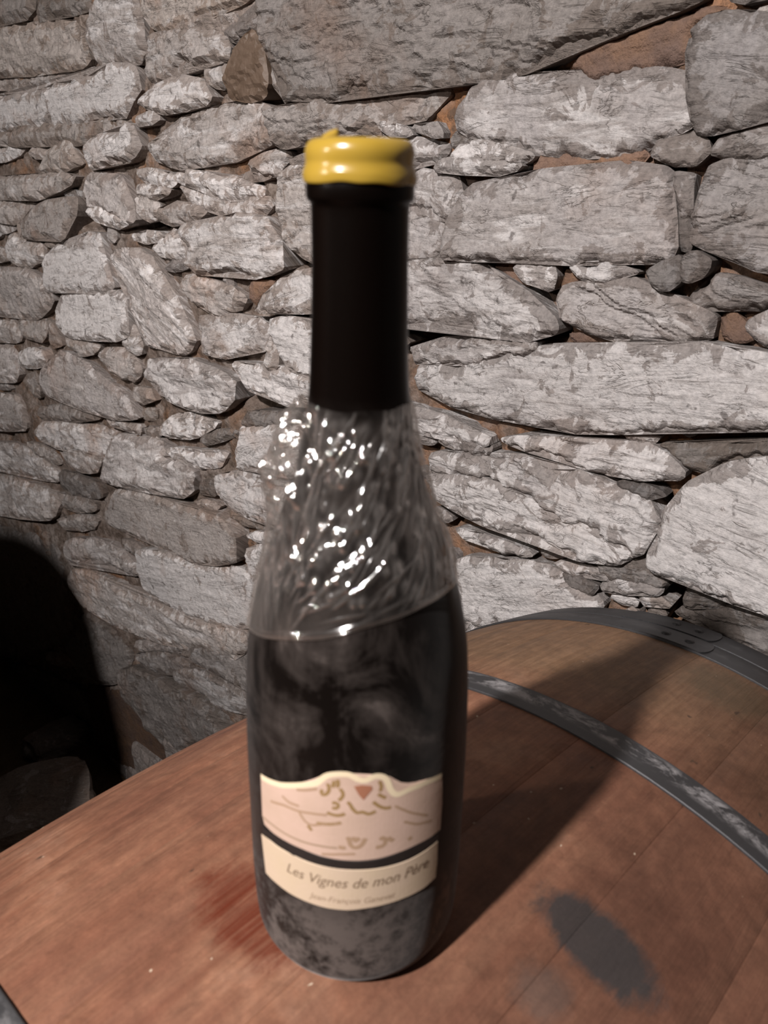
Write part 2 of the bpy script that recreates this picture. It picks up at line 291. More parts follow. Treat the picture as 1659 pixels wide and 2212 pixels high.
# tile | options | points          options: L lime, W warm, T tone, H height mm, m mortar patch, b brown stone, f flat face, r rough
STONES = '''
P|L.12 W.6 T.60 H24 r|578,47 587,105 608,152 634,181 630,217 681,210 731,213 789,192 836,199 898,177 970,184 1050,174 1100,165 1158,152 1186,128 1262,87 1330,75 1366,62 1410,40 1493,22 1535,-8 1540,-90 560,-90
A|T.6 W.7|-90,-60 230,-60 225,60 190,110 90,125 30,150 -90,170
A|T.6 W.7|240,10 400,-40 530,-20 540,60 430,70 330,95 260,130 235,110
A|W.8 L.35 T.9 r|-120,210 120,150 330,140 430,120 520,200 540,270 550,395 430,418 300,437 100,448 -120,460
A|W.5 L.5|560,40 600,-60 810,-60 850,90 880,190 888,290 850,370 720,380 590,370 570,270 530,235 545,120
A|W.9 L.4|835,-60 1560,-60 1500,5 1400,50 1170,92 1040,188 960,188 890,130 850,60
A|W.6 L.5 r|905,215 1000,195 1180,175 1350,195 1400,290 1375,368 1220,375 1095,365 1030,448 925,498 875,465 865,360 895,295
A|W.6 L.5 H14|1222,387 1370,378 1392,450 1370,500 1290,510 1235,470
A|W.6 L.7|858,600 920,532 1060,463 1160,472 1260,510 1298,580 1258,618 1130,668 960,663 880,640
A|W.5 L.3 H12|-100,485 250,457 420,442 600,412 580,450 330,500 120,520 -100,530
A|W.6 L.75 f|-100,600 200,560 330,520 580,462 680,398 830,400 848,540 798,598 778,688 640,700 400,738 200,738 40,785 -100,790
A|W.7 L.25 T.85|-100,800 40,800 250,745 500,712 780,712 750,758 620,798 520,855 468,878 420,842 180,868 -100,860
A|L.9 H22|820,722 920,670 970,680 970,710 860,755
A|W.5 L.7 H20|512,880 600,820 740,800 790,742 838,760 868,900 800,958 680,965 570,1022 530,980
A|W.5 L.5 r|892,870 1000,820 1100,702 1250,662 1400,622 1560,612 1630,642 1638,780 1655,868 1560,888 1440,872 1420,960 1200,990 1080,1008 965,970 905,920
A|b H30|1530,185 1570,210 1610,300 1645,420 1640,530 1590,600 1480,600 1400,560 1370,480 1410,380 1430,290 1480,240
A|L.9 H16|-80,880 80,866 158,880 120,920 40,958 -80,962
A|L.6 H16|180,912 250,872 308,890 290,938 230,950 190,935
A|W.7 L.3|235,1008 330,875 440,842 460,920 508,980 440,1008 300,1033 235,1033
A|W.5 L.4|-80,1072 150,1052 400,1032 500,1052 460,1100 360,1140 280,1188 130,1192 -80,1182
A|L.9 H18|815,1012 880,1005 1010,1040 1078,1070 1050,1108 950,1110 840,1072
A|L.5|832,1105 950,1122 1050,1132 1000,1180 900,1190 835,1170
A|L.8 W.5 H22|1082,1052 1180,1022 1290,1050 1480,1082 1580,1132 1588,1168 1500,1200 1350,1180 1230,1112 1100,1110
A|L.6 W.5 H16|1085,1115 1230,1128 1345,1195 1500,1215 1620,1190 1655,1225 1560,1298 1400,1290 1235,1250 1130,1190
A|W.3 L.2 T.8|1350,190 1500,120 1600,60 1640,-40 1690,-40 1600,80 1620,170 1560,190 1530,180 1430,252 1385,240
A|W.6 L.3|1045,195 1170,102 1500,15 1640,-50 1600,50 1500,115 1350,185 1180,168
B|L.5 H20|132,960 200,925 330,902 350,940 300,1030 220,1045 150,1030
B|L.4 T.9 H16|280,392 330,478 368,520 350,600 310,592 272,510 266,430
B|L.25 T.88 r|257,680 310,642 500,622 760,592 930,562 1090,550 1270,517 1298,530 1230,620 1208,690 1040,728 980,733 860,742 700,790 640,838 480,860 340,878 290,850
B|W.9 T.7 H12|570,782 700,762 870,745 925,790 900,820 700,828
B|L.8 H18|882,740 1100,775 1128,808 960,798
B|L.8 H18|1112,768 1180,742 1290,760 1300,820 1230,813
B|L.7|840,822 1060,832 1200,852 1288,870 1298,920 1250,958 1100,980 860,960
B|L.3 T.9|372,960 440,930 520,930 520,1000 380,998
P|L.45 H20|612,382 636,363 705,363 725,560 690,570 650,550 624,526 608,470 606,420
E|L.5 f|-80,60 180,50 300,65 300,150 275,268 160,203 -80,200
E|L.5 f|-80,212 150,213 268,290 238,380 160,438 -80,448
C|m T.85 H10|505,400 590,262 840,203 1100,112 1300,62 1450,55 1250,150 1210,200 1205,350 1100,398 950,408 760,438 640,475 565,420
P|L.5 T.88 f|1100,172 1059,176 1025,196 1003,226 996,262 998,285 1059,304 1106,304 1164,315 1204,336 1312,336 1395,320 1421,304 1511,268 1507,203 1495,161 1421,150 1345,160 1290,176 1264,160 1218,168 1160,166
C|L.0 T.66 H26 f|1218,185 1330,112 1500,90 1659,100 1800,100 1800,690 1659,715 1500,768 1330,818 1262,790 1232,600 1218,400
C|L.2 T.8|1345,905 1390,860 1470,800 1600,752 1800,700 1800,945 1659,952 1400,942
C|W.4 L.1 T.7|965,908 1010,850 1240,800 1335,850 1335,900 1250,978 1080,970
P|L.75 H24|985,338 1020,311 1060,314 1120,322 1165,330 1174,338 1152,350 1110,352 1040,348 1000,345
P|L.9 H30|958,363 990,342 1040,353 1090,354 1150,353 1148,364 1110,373 1060,373 1000,370
C|m T1 H8|290,935 600,942 900,892 950,930 870,1000 600,1010 450,1050 270,1060
E|L.45 T.95 H28 f|245,390 270,282 310,230 330,150 400,100 520,90 700,40 900,22 1080,12 1228,30 1240,130 1258,260 1268,408 1180,450 1050,445 880,436 600,436 400,430 250,412
E|L.1 T.7|1268,52 1342,62 1330,150 1330,235 1292,230 1262,130
E|T.5 H10|1255,205 1300,262 1330,330 1320,395 1275,380
E|L.1 T.66|1390,62 1430,12 1659,-20 1820,-20 1820,500 1600,480 1500,402 1400,390 1352,368 1332,260 1360,190
E|T.55 H30|1170,490 1220,442 1300,425 1300,530 1250,570 1182,530
E|T.5 H30|1308,430 1378,402 1438,440 1420,498 1345,530 1308,525
E|L.8 H26|560,472 600,456 660,466 740,460 740,520 715,570 670,546 602,530
E|L.7 H24|800,460 900,470 980,446 1050,480 1108,490 1020,520 930,525 842,510
E|L.6 H28|-90,470 60,455 230,430 350,425 420,470 520,550 600,570 660,640 750,700 763,740 700,775 560,780 470,760 340,710 200,700 0,712 -90,700
E|L.35 T.92 r H24|747,590 800,545 900,530 1080,520 1180,570 1300,650 1400,660 1430,700 1432,780 1300,800 1150,785 1000,790 880,750 772,700
E|T.7 L.15 r|1312,620 1390,550 1400,512 1480,502 1659,560 1820,600 1820,640 1600,640 1480,650 1322,640
E|L.5|1582,720 1659,672 1820,660 1820,850 1650,805 1600,770
E|L.6 H18|70,830 200,790 350,790 660,800 655,830 460,868 360,905 200,888 82,900
E|L.72 H26 f|92,950 120,920 300,912 470,875 650,832 720,812 870,812 1100,830 1400,812 1659,850 1860,870 1860,1160 1659,1180 1400,1172 1200,1175 1000,1203 800,1190 550,1160 400,1130 240,1080 112,1010
E|m T.8 H8|1442,700 1500,680 1568,720 1588,790 1510,800 1452,780
E|m T.9 H6|440,475 540,460 595,540 590,562 520,545
E|m T.9 H6|750,480 790,475 830,520 790,545 750,560
E|m T.8 H6|775,765 880,775 1000,797 1140,802 1100,818 800,800
G|L.95 H24|-120,0 50,55 120,68 240,100 360,150 428,220 330,200 200,170 70,150 -120,110
G|L.6|70,155 180,188 180,210 110,222
G|L.4 T.8|200,190 330,200 448,240 440,260 300,242 200,212
G|L.85 H26|490,195 550,180 700,200 860,238 1060,222 1180,232 1320,340 1290,370 1200,375 1100,370 950,340 860,310 760,262 700,240 600,238 520,210
G|W.7 T.5 H14|1185,228 1250,220 1480,240 1659,215 1820,215 1820,260 1500,270 1430,335 1330,335
G|L.85 H34|165,350 250,362 430,372 600,452 800,562 950,602 1050,665 1090,712 980,733 850,713 730,640 560,567 500,588 400,565 300,510 200,450
G|L.7 H28|170,260 330,270 480,298 560,265 640,300 740,350 850,350 960,400 1050,450 1150,480 1208,550 1170,600 1170,660 1100,700 1052,655 940,592 800,550 600,440 430,360 250,350 165,340
G|L.75 H32 f|1165,730 1200,650 1200,600 1230,500 1290,462 1310,392 1400,372 1480,312 1659,282 1840,270 1840,980 1659,932 1550,900 1450,850 1350,820 1250,790 1180,770
G|L1 H24 f|292,740 340,722 450,740 560,732 680,760 800,850 900,888 940,935 900,1000 600,1060 500,1022 370,1020 312,990 292,930 288,850
G|L.9 H22|120,700 275,716 282,800 288,935 200,960
G|L.85 H20|275,590 310,600 400,630 480,650 560,680 640,710 620,720 500,700 380,660 290,622
G|T.45|1010,382 1100,390 1220,430 1230,452 1130,450 1040,420
G|L.7 H18|720,752 850,772 950,800 1000,792 960,812 880,802 800,797
G|W.5 T.6|900,742 1150,700 1160,780 1245,828 1200,860 1050,830 930,800
G|L.85 H20|930,850 1000,822 1180,842 1208,870 1180,890 1060,888 962,870
G|W.6 T.45 H14|1300,852 1350,832 1450,862 1580,930 1300,943
G|W.5 T.5|1250,972 1450,952 1659,962 1860,980 1860,1250 1600,1150 1450,1060
G|T.5|752,790 850,820 920,850 900,880 800,860
G|L.6|970,890 1060,902 1080,940 980,930
G|L.6 W.6|1085,900 1180,906 1238,940 1120,945
G|L.8 H22|290,1005 360,1035 420,1040 380,1075 300,1080 200,1060
D|W.3 L.35|430,-45 500,-62 640,-42 680,48 698,120 728,178 690,190 560,128 450,108 435,50
D|L.95 H24|452,122 520,117 640,162 698,190 660,213 570,204 490,170
D|L.5|702,70 780,30 830,120 810,188 742,178 712,110
D|L.2 T.85 H22|822,140 880,112 940,77 1000,97 1078,135 1040,178 960,200 900,213 830,180
D|L.15 T.82 H28 f|132,210 180,122 290,72 430,62 428,130 380,190 368,270 330,278 230,250 210,285 135,270
D|W.5 L.3 T.9|-80,90 90,82 178,92 130,158 90,198 30,190 -80,160
D|L.6|40,262 90,252 110,290 230,302 243,390 170,413 60,390 30,330
D|L.3 H12|92,172 128,172 110,278 94,262
D|L.7 W.4 H26 f|252,350 330,302 400,292 470,242 540,262 545,350 583,450 612,525 560,545 400,530 320,545 262,540 252,450
D|L.7 W.3 H24 f|322,550 400,535 560,550 622,532 680,582 680,690 698,755 640,790 470,790 352,770 292,700 292,642 320,592
D|L.4|232,302 298,282 320,292 270,323
D|W.4 L.5 r H22|602,352 650,332 720,332 800,372 850,440 890,540 938,600 958,680 1000,750 1018,800 940,878 850,830 762,830 742,760 702,650 642,520 602,420
D|L.8|682,260 760,242 860,242 850,280 760,290
D|L.7|792,330 860,262 900,227 958,260 988,310 1008,338 980,378 900,378 822,360
D|L.6 H30|942,227 1060,192 1200,167 1320,147 1418,172 1438,230 1468,290 1460,330 1488,420 1430,448 1320,463 1230,420 1040,458 982,410 982,380 1010,322 960,280
D|L.45|942,470 1000,462 1110,512 1218,532 1272,562 1270,600 1208,648 1150,658 1080,658 962,560 947,510
D|m T.9 H10|1290,490 1408,490 1380,558 1320,618 1284,580
D|L.6 H26|1332,640 1390,562 1440,502 1600,432 1720,420 1720,635 1600,630 1480,640
D|L.6 W.5|1022,680 1110,672 1250,672 1330,692 1388,730 1378,840 1200,868 1072,873 1052,790
D|L.85 H28|1407,670 1520,682 1600,702 1730,700 1730,990 1600,968 1500,918 1462,850 1432,770
D|L.5 H24|1402,762 1450,850 1453,918 1392,938 1372,870
D|T.8|272,692 318,780 328,820 262,828 252,760
D|L.4|342,780 450,802 518,812 508,850 440,878 372,840
D|L.6|692,702 740,800 728,868 670,858 642,810 672,760
D|L.4 W.5|512,872 560,832 640,842 698,890 738,940 698,1008 620,978 560,920
D|L.4 W.3 H24 f|322,847 400,872 480,932 560,992 650,1062 688,1102 698,1150 740,1188 600,1188 490,1158 390,1128 300,1088 230,1058 212,990 212,950 280,930
D|L.75|112,850 170,832 238,842 258,900 220,928 140,938 102,900
D|L.65 W.3 r H26|762,900 900,892 1030,902 1110,932 1200,972 1238,1000 1218,1080 1180,1148 1090,1158 960,1128 860,1088 810,1030 752,980
D|L.95 H28|1212,912 1320,922 1400,962 1500,932 1600,982 1700,1010 1700,1130 1560,1108 1480,1108 1400,1078 1280,1028 1240,958
D|L.3|702,1042 780,1042 808,1100 740,1118 692,1090
D|W.4 L.3 r|-100,430 120,422 220,452 248,520 298,560 260,638 200,683 60,668 -100,660
D|L.5|-90,700 70,692 128,768 110,800 -90,790
D|L.25 T.9|84,692 268,692 240,798 140,788 92,740
D|L.4|-90,300 38,332 48,388 -90,390
D|L.5 W.4|-90,820 80,822 108,930 108,1000 60,1008 -90,1000
D|L.4 W.5 H24 f|-90,1060 90,1067 128,1140 148,1250 80,1253 -90,1245
D|T.8|142,962 198,962 213,1058 200,1098 152,1040
F|T.62 H14|212,76 300,60 430,88 518,128 430,140 300,140 214,120
F|L.65|202,190 240,142 330,152 520,180 588,200 560,250 548,340 440,300 330,270 222,220
F|L.5|542,120 640,142 738,172 728,208 660,190 572,160
F|T.7|738,176 820,172 848,210 760,218
F|L.7 r|822,180 880,112 960,102 1050,122 1128,150 1100,180 1060,172 1030,228 862,218
F|T.55 H10|1032,240 1060,192 1200,192 1228,200 1130,240 1060,258
F|L.85|852,272 950,292 1060,302 1158,312 1140,378 1060,378 900,330 862,310
F|L.55 W.3 H24|552,300 590,212 730,222 850,227 845,330 960,352 1028,390 1018,440 1008,508 950,520 830,500 700,470 600,468 522,430 552,360
F|L1 H34 f|1267,165 1330,168 1440,160 1560,172 1560,430 1430,380 1340,370 1280,368 1242,378 1242,280 1265,240
F|T.6 H30|1272,150 1300,92 1420,92 1540,100 1540,155 1440,155 1330,162
F|L.95 H24|1102,430 1250,392 1310,442 1440,492 1560,480 1560,720 1400,650 1300,628 1220,600 1152,540 1112,480
F|T.5 H12|1032,440 1088,442 1118,528 1022,508
F|L.6|1012,542 1090,552 1148,575 1120,590 1040,575
F|L.35 T.95 H26 f|532,600 600,492 720,502 850,532 960,572 1160,602 1200,652 1258,700 1248,850 1150,858 1010,858 940,818 780,758 642,708 542,670
F|L.9 H26 f|737,792 860,802 950,832 1010,872 1240,882 1290,922 1400,940 1400,1200 1240,1188 1100,1168 1000,1128 880,1068 772,990 747,920
F|L.55|-90,235 130,262 200,322 290,382 308,458 200,438 100,400 -90,375
F|L.4|142,252 220,262 308,330 318,370 260,348 192,310
F|L.5|-90,405 100,432 200,462 288,502 328,568 300,638 170,638 50,620 -90,605
F|T.75|292,502 370,532 498,552 498,598 420,608 332,580
F|T.55 H14|302,402 360,402 450,442 518,462 528,538 400,528 322,480
F|T.8 L.3|292,642 380,622 508,632 498,688 420,698 322,690
F|L.5|282,262 400,292 538,332 518,400 420,400 342,350 332,310
F|L.4 W.3|332,780 370,742 500,742 600,782 678,850 738,928 700,928 600,878 480,840 400,858 362,878
F|L.5 H20|362,902 450,902 560,952 680,1022 800,1062 900,1112 1050,1172 1280,1215 1300,1300 1200,1350 1050,1300 800,1268 600,1188 430,1088 352,980
F|T.8|622,742 720,772 738,800 720,828 662,800
F|L.9|1272,720 1310,702 1460,735 1440,765 1310,750
F|L.8|1262,790 1400,770 1410,890 1282,908
F|W.8 T.7 H10|1172,602 1220,622 1330,672 1390,682 1380,695 1290,690 1200,650
H|T.5 L.45|822,312 940,292 1095,332 1145,400 1050,438 905,400
H|T.6 L.6|1042,412 1130,392 1250,432 1390,502 1480,560 1600,600 1600,700 1480,660 1340,640 1240,560 1150,510 1052,470
H|T.42 W.6 H40|738,402 830,382 980,432 1048,500 1145,520 1235,570 1350,680 1400,760 1100,860 1000,850 900,740 862,650 752,560
H|T.55 L.5|1102,300 1250,252 1480,292 1640,330 1640,540 1500,540 1400,470 1300,420 1180,360
P|T.5 W.6|-60,1130 60,1150 125,1185 140,1290 170,1370 60,1420 -60,1400
P|T.5 W.6|180,1320 240,1360 285,1420 262,1475 200,1470 150,1400
P|T.45 W.6|-60,1430 70,1440 180,1490 200,1560 60,1600 -60,1590
P|m T.4 H6|190,1480 262,1490 330,1540 380,1640 300,1680 220,1600
'''
HOLES = [(205,465,30),(400,480,40),(640,555,26),(620,395,24),(600,205,24),(520,100,16),(610,880,60),(545,850,26),(940,712,90),(1000,705,60),(1040,570,60),(1230,574,70),(1180,705,30),(590,680,26),(1430,1190,26),(1400,1080,24),(1180,960,30),(1500,1308,70),(990,1100,30),(310,480,26),(1190,350,24),(1490,500,20),(1440,365,20),(200,500,20),(700,1000,20)]

def in_poly(P, poly):
    x, y = P[:, 0], P[:, 1]; c = np.zeros(len(P), bool); j = len(poly)-1
    for i in range(len(poly)):
        xi, yi = poly[i]; xj, yj = poly[j]
        with np.errstate(divide='ignore', invalid='ignore'):
            c ^= ((yi > y) != (yj > y)) & (x < (xj-xi)*(y-yi)/(yj-yi+1e-12)+xi)
        j = i
    return c
def edge_dist(P, poly):
    a = poly; b = np.roll(poly, -1, 0); d = np.full(len(P), 1e9)
    for i in range(len(a)):
        ab = b[i]-a[i]; t = np.clip(((P-a[i])@ab)/(ab@ab+1e-12), 0, 1)
        d = np.minimum(d, np.linalg.norm(P-(a[i]+t[:, None]*ab), axis=1))
    return d
def fr(x, y, z=0.0): return noise.noise(Vector((x, y, z)))

def stone_mesh(poly, sp, prj, seed, H, ang, rough=1.0, flat=False, back=.02, keep=None):
    """poly: (n,2) outline in wall metres; returns verts (world), faces, uv"""
    rs = random.Random(seed)
    n = len(poly); area = 0
    for i in range(n): area += poly[i][0]*poly[(i+1) % n][1]-poly[(i+1) % n][0]*poly[i][1]
    if area < 0: poly = poly[::-1]
    # resample and roughen the outline
    out = []
    for i in range(n):
        p, q = poly[i], poly[(i+1) % n]; L = np.linalg.norm(q-p); k = max(1, int(round(L/sp)))
        for j in range(k): out.append(p+(q-p)*j/k)
    out = np.array(out); m = len(out)
    sm = (np.roll(out, 1, 0)+out*2+np.roll(out, -1, 0))/4
    out = sm
    tg = np.roll(out, -1, 0)-np.roll(out, 1, 0); nm = np.stack([tg[:, 1], -tg[:, 0]], 1); nm /= np.linalg.norm(nm, axis=1)[:, None]+1e-9
    amp = min(sp*.45, .0016)+.0006
    for i in range(m):
        w = fr(out[i][0]*45, out[i][1]*60, seed)*1.3+fr(out[i][0]*130, out[i][1]*130, seed)*1.2+fr(out[i][0]*320, out[i][1]*320, seed+5)*.8
        out[i] = out[i]+nm[i]*(w*amp*1.5+.0014)
    lo, hi = out.min(0), out.max(0)
    gx, gy = np.meshgrid(np.arange(lo[0], hi[0], sp), np.arange(lo[1], hi[1], sp*.866))
    gx = gx+(np.arange(gx.shape[0]) % 2)[:, None]*sp*.5
    G = np.stack([gx.ravel(), gy.ravel()], 1); rg = np.random.RandomState(seed % 99991); G += rg.uniform(-.22, .22, G.shape)*sp
    if len(G): G = G[in_poly(G, out)]
    if len(G): G = G[edge_dist(G, out) > sp*.5]
    pts = [Vector(p) for p in out]+[Vector(p) for p in G]
    r = delaunay_2d_cdt(pts, [], [list(range(m))], 1, 1e-7, True)
    V2 = np.array([[v.x, v.y] for v in r[0]]); F = [tuple(f) for f in r[2]]
    if not len(F): return None
    # boundary loop
    ed = {}
    for f in F:
        for i in range(len(f)): ed[(f[i], f[(i+1) % len(f)])] = 1
    bd = [e for e in ed if (e[1], e[0]) not in ed]
    d = edge_dist(V2, out)
    ca, sa = math.cos(ang), math.sin(ang); ctr = V2.mean(0); size = math.sqrt(abs(area)/2)+1e-6
    tx, ty = rs.uniform(-.05, .05), rs.uniform(-.10, .06)
    ox, oy = rs.uniform(0, 50), rs.uniform(0, 50)
    ka = (.0028 if flat else .0075)*rough*min(1, size/.06); bev = min(.0050, size*.14)
    hs = np.empty(len(V2)); uv = np.empty((len(V2), 2))
    for i, (x, y) in enumerate(V2):
        X = (x-ctr[0])*ca+(y-ctr[1])*sa; Y = -(x-ctr[0])*sa+(y-ctr[1])*ca
        uv[i] = (X+ox, Y+oy)
        w = fr(X*10+ox, Y*34+oy)*.6+fr(X*26+ox, Y*85+oy)*.3
        st = (w+fr(X*5+oy, Y*9+ox)*.9)*4.0; fl = math.floor(st); u = st-fl; u = min(1, max(0, (u-.38)/.24))
        terr = (fl+u*u*(3-2*u))/4.0
        h = terr*ka+fr(X*70+ox, Y*170+oy)*ka*.16+fr(X*150, Y*150, oy)*.0006*rough
        e = min(1, d[i]/bev); e = 1-(1-e)**2.2
        chip = max(0, fr(x*55+oy, y*55+ox)-.05)*.013*max(0, 1-d[i]/.010)
        hs[i] = H+tx*(x-ctr[0])+ty*(y-ctr[1])+h*(.35+.65*e)-(1-e)*bev*.9-chip
    V = [wp(V2[i][0], V2[i][1], max(hs[i], -.010)) for i in range(len(V2))]
    rim = [min(1.0, q_/.016) for q_ in d]
    base = len(V); mp = {}
    faces = [f[::-1] for f in F] if True else F
    UV = list(uv)
    for e in bd:
        for q_ in e:
            if q_ not in mp:
                mp[q_] = len(V); x, y = V2[q_]; cx = V2[q_]+(ctr-V2[q_])*min(.5, .004/(np.linalg.norm(ctr-V2[q_])+1e-6))
                rim.append(0.0); V.append(wp(cx[0], cx[1], -back)); UV.append(uv[q_]+(hs[q_]+back)*np.array([sa, ca]))
        a_, b_ = e; faces.append((a_, b_, mp[b_], mp[a_]))
    return V, faces, UV, rim

wall_root = None
def build_wall():
    global wall_root
    rs = random.Random(7)
    parsed = []
    for ln in STONES.strip().splitlines():
        t, opt, pts = ln.split('|'); ox, oy, sc = TILE[t]
        P = np.array([[float(v) for v in p.split(',')] for p in pts.split()])*sc+np.array([ox, oy])
        o = {}
        for w in opt.split():
            if w[0] in 'LWTH': o[w[0]] = float(w[1:])
            else: o[w] = 1
        parsed.append((P, o))
    # raster of what the stones cover (survey frame, 4 px cells)
    X0, Y0, X1, Y1, c = -120, -120, 1800, 1720, 4
    nx, ny = (X1-X0)//c, (Y1-Y0)//c
    gx, gy = np.meshgrid(X0+c*(np.arange(nx)+.5), Y0+c*(np.arange(ny)+.5)); G = np.stack([gx.ravel(), gy.ravel()], 1)
    mask = np.zeros(nx*ny, bool)
    for P, o in parsed: mask |= in_poly(G, P)
    hol = np.zeros(nx*ny, bool)
    for hx, hy, hr in HOLES: hol |= ((G[:, 0]-hx)**2+((G[:, 1]-hy)*1.6)**2) < (hr*.8)**2
    mask |= hol; mask = mask.reshape(ny, nx)
    # chinking stones in the gaps
    made = 0; tries = 0; chips = []
    while made < 150 and tries < 12000:
        tries += 1
        px, py = rs.uniform(-60, 1720), rs.uniform(-60, 1560)
        if tries < 3500: a, b = rs.uniform(20, 46), rs.uniform(7, 18)
        else: a, b = rs.uniform(9, 24), rs.uniform(4, 9)
        th = rs.gauss(0, .25)+(.35 if (py > 900 and px < 700) else (.4 if py > 950 else (-.2 if py < 300 else 0)))
        if rs.random() < .15: th += 1.4
        k = rs.randint(6, 9); pl = []
        for i in range(k):
            t = 2*math.pi*i/k+rs.uniform(-.2, .2); rr = rs.uniform(.8, 1.15)
            x, y = a*math.cos(t)*rr, b*math.sin(t)*rr
            pl.append((px+x*math.cos(th)-y*math.sin(th), py+x*math.sin(th)+y*math.cos(th)))
        pl = np.array(pl); i0 = ((pl.min(0)-[X0, Y0])/c).astype(int)-1; i1 = ((pl.max(0)-[X0, Y0])/c).astype(int)+2
        if i0.min() < 0 or i1[0] >= nx or i1[1] >= ny: continue
        sub = np.s_[i0[1]:i1[1], i0[0]:i1[0]]
        gg = np.stack([gx[sub].ravel(), gy[sub].ravel()], 1); ins = in_poly(gg, pl).reshape(mask[sub].shape)
        if not ins.any() or (mask[sub] & ins).sum() > .10*ins.sum(): continue
        mask[sub] |= ins; made += 1
        chips.append((pl, {'L': rs.choice([.2, .5, .7]), 'T': rs.uniform(.55, .95), 'W': rs.uniform(.2, .8), 'H': rs.uniform(3, 14)}))
    print('chips', made, 'cover', mask.mean())
    # the bed of clay mortar behind: one relief surface, deeper at the open joints
    step = 7; xs = np.arange(-400, 2100, step); ys = np.arange(-420, 1760, step)
    V = []; hole = np.array(HOLES, float)
    for y in ys:
        for x in xs:
            s, z = wall(x, y)
            h = -.007+.010*fr(s*14, z*14, 3)+.006*fr(s*60, z*60, 9)+.003*fr(s*160, z*160, 4)
            w = np.exp(-(((x-hole[:, 0])**2+(y-hole[:, 1])**2*2.2)/(hole[:, 2]**2))).max()
            V.append(wp(s, z, h-.10*w))
    nxs = len(xs)
    F = [(j*nxs+i, (j+1)*nxs+i, (j+1)*nxs+i+1, j*nxs+i+1) for j in range(len(ys)-1) for i in range(nxs-1)]
    W = obj('wall_back', V, F, M_MO, smooth=True); W['kind'] = 'structure'; wall_root = W
    obj('wall_core', *slab(), M_MO, W)
    for idx, (P, o) in enumerate(parsed+chips):
        chip = idx >= len(parsed)
        w = np.array([wall(*p) for p in P]); cpx = P.mean(0)
        span = np.ptp(P[:, 0]); sp = (np.ptp(w[:, 0])/max(span, 1))*(5.0 if not chip else 5.5); sp = max(sp, .0016)
        cc = w-w.mean(0); ev, evec = np.linalg.eigh(cc.T@cc); v = evec[:, 1]; ang = math.atan2(v[1], v[0])
        if ang > math.pi/2: ang -= math.pi
        if ang < -math.pi/2: ang += math.pi
        if ev[1] < ev[0]*1.9 or abs(ang) > 1.0: ang = rs.uniform(-.15, .1)
        top = cpx[1] < 420
        H = (o.get('H', rs.uniform(12, 20))*(.62 if cpx[0] > 700 else .50))/1000
        r = stone_mesh(w, sp, None, 11+idx*37, H, ang, 1.5 if 'r' in o else 1.0, 'f' in o or 'm' in o, back=.03)
        if not r: continue
        V, F, UV, RIM = r; V = np.array(V); c0 = V.mean(0)
        m = M_PA if 'm' in o else (M_BROWN if 'b' in o else M_ST)
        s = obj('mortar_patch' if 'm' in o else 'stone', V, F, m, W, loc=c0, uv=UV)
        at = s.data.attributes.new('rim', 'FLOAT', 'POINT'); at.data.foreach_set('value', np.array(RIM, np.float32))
        s['tone'] = o.get('T', 1.0)*rs.uniform(.88, 1.05)*(1+.36*min(1, max(0, (850-cpx[0])/450))*min(1, max(0, (cpx[1]-150)/300))); s['lime'] = min(1.0, o.get('L', .25)); s['warm'] = o.get('W', .25 if cpx[0] > 800 else .55)  # tone gains toward the left, painting in light the lamps lack there
        if 'b' in o: s['label'] = 'smooth dark brown stone, drop-shaped'
    # the wall goes on beyond what was surveyed
    V = []; F = []; UV = []; z = FLOOR-.02; row = 0
    while z < 1.35:
        hgt = rs.uniform(.05, .10); s = -2.6+rs.uniform(0, .1)
        while s < 1.5:
            wd_ = rs.uniform(.09, .26); cx, cz = s+wd_/2, z+hgt/2
            p = wp(cx, cz, 0)-CAM; zc = p@_fw; ok = True
            if zc > .05:
                X, Y = 829.5+FPX*(p@_rt)/zc, 1106-FPX*(p@_up)/zc
                mx = FPX*wd_/zc*.55+6
                if -100-mx < X < 1760+mx and -90-mx < Y < 1640: ok = False
            if ok:
                j = lambda a: rs.uniform(-a, a)
                pl = np.array([(s+j(.008), z+j(.006)), (s+wd_*.5, z+j(.008)), (s+wd_-.012+j(.008), z+j(.006)), (s+wd_-.008+j(.01), z+hgt*.5), (s+wd_-.014+j(.01), z+hgt-.01), (s+wd_*.5, z+hgt-.008+j(.008)), (s+j(.008), z+hgt-.01), (s+j(.006), z+hgt*.5)])
                r = stone_mesh(pl, .012, None, rs.randint(1, 9999), rs.uniform(.012, .022), j(.1), 1.0, False, .03)
                if r:
                    b = len(V); V += [x for x in r[0]]; F += [tuple(i+b for i in f) for f in r[1]]; UV += list(r[2])
            s += wd_
        z += hgt; row += 1
    o = obj('outlying_masonry', V, F, M_ST, W, uv=UV); o['kind'] = 'stuff'; o['tone'] = .9; o['lime'] = .4; o['warm'] = .4
def slab():
    V = [wp(s, z, h) for s, z, h in [(-2.7, FLOOR-.05, -.14), (1.6, FLOOR-.05, -.14), (1.6, 1.45, -.14), (-2.7, 1.45, -.14), (-2.7, FLOOR-.05, -.3), (1.6, FLOOR-.05, -.3), (1.6, 1.45, -.3), (-2.7, 1.45, -.3)]]
    return V, [(0, 1, 2, 3), (7, 6, 5, 4), (0, 4, 5, 1), (1, 5, 6, 2), (2, 6, 7, 3), (3, 7, 4, 0)]
build_wall()

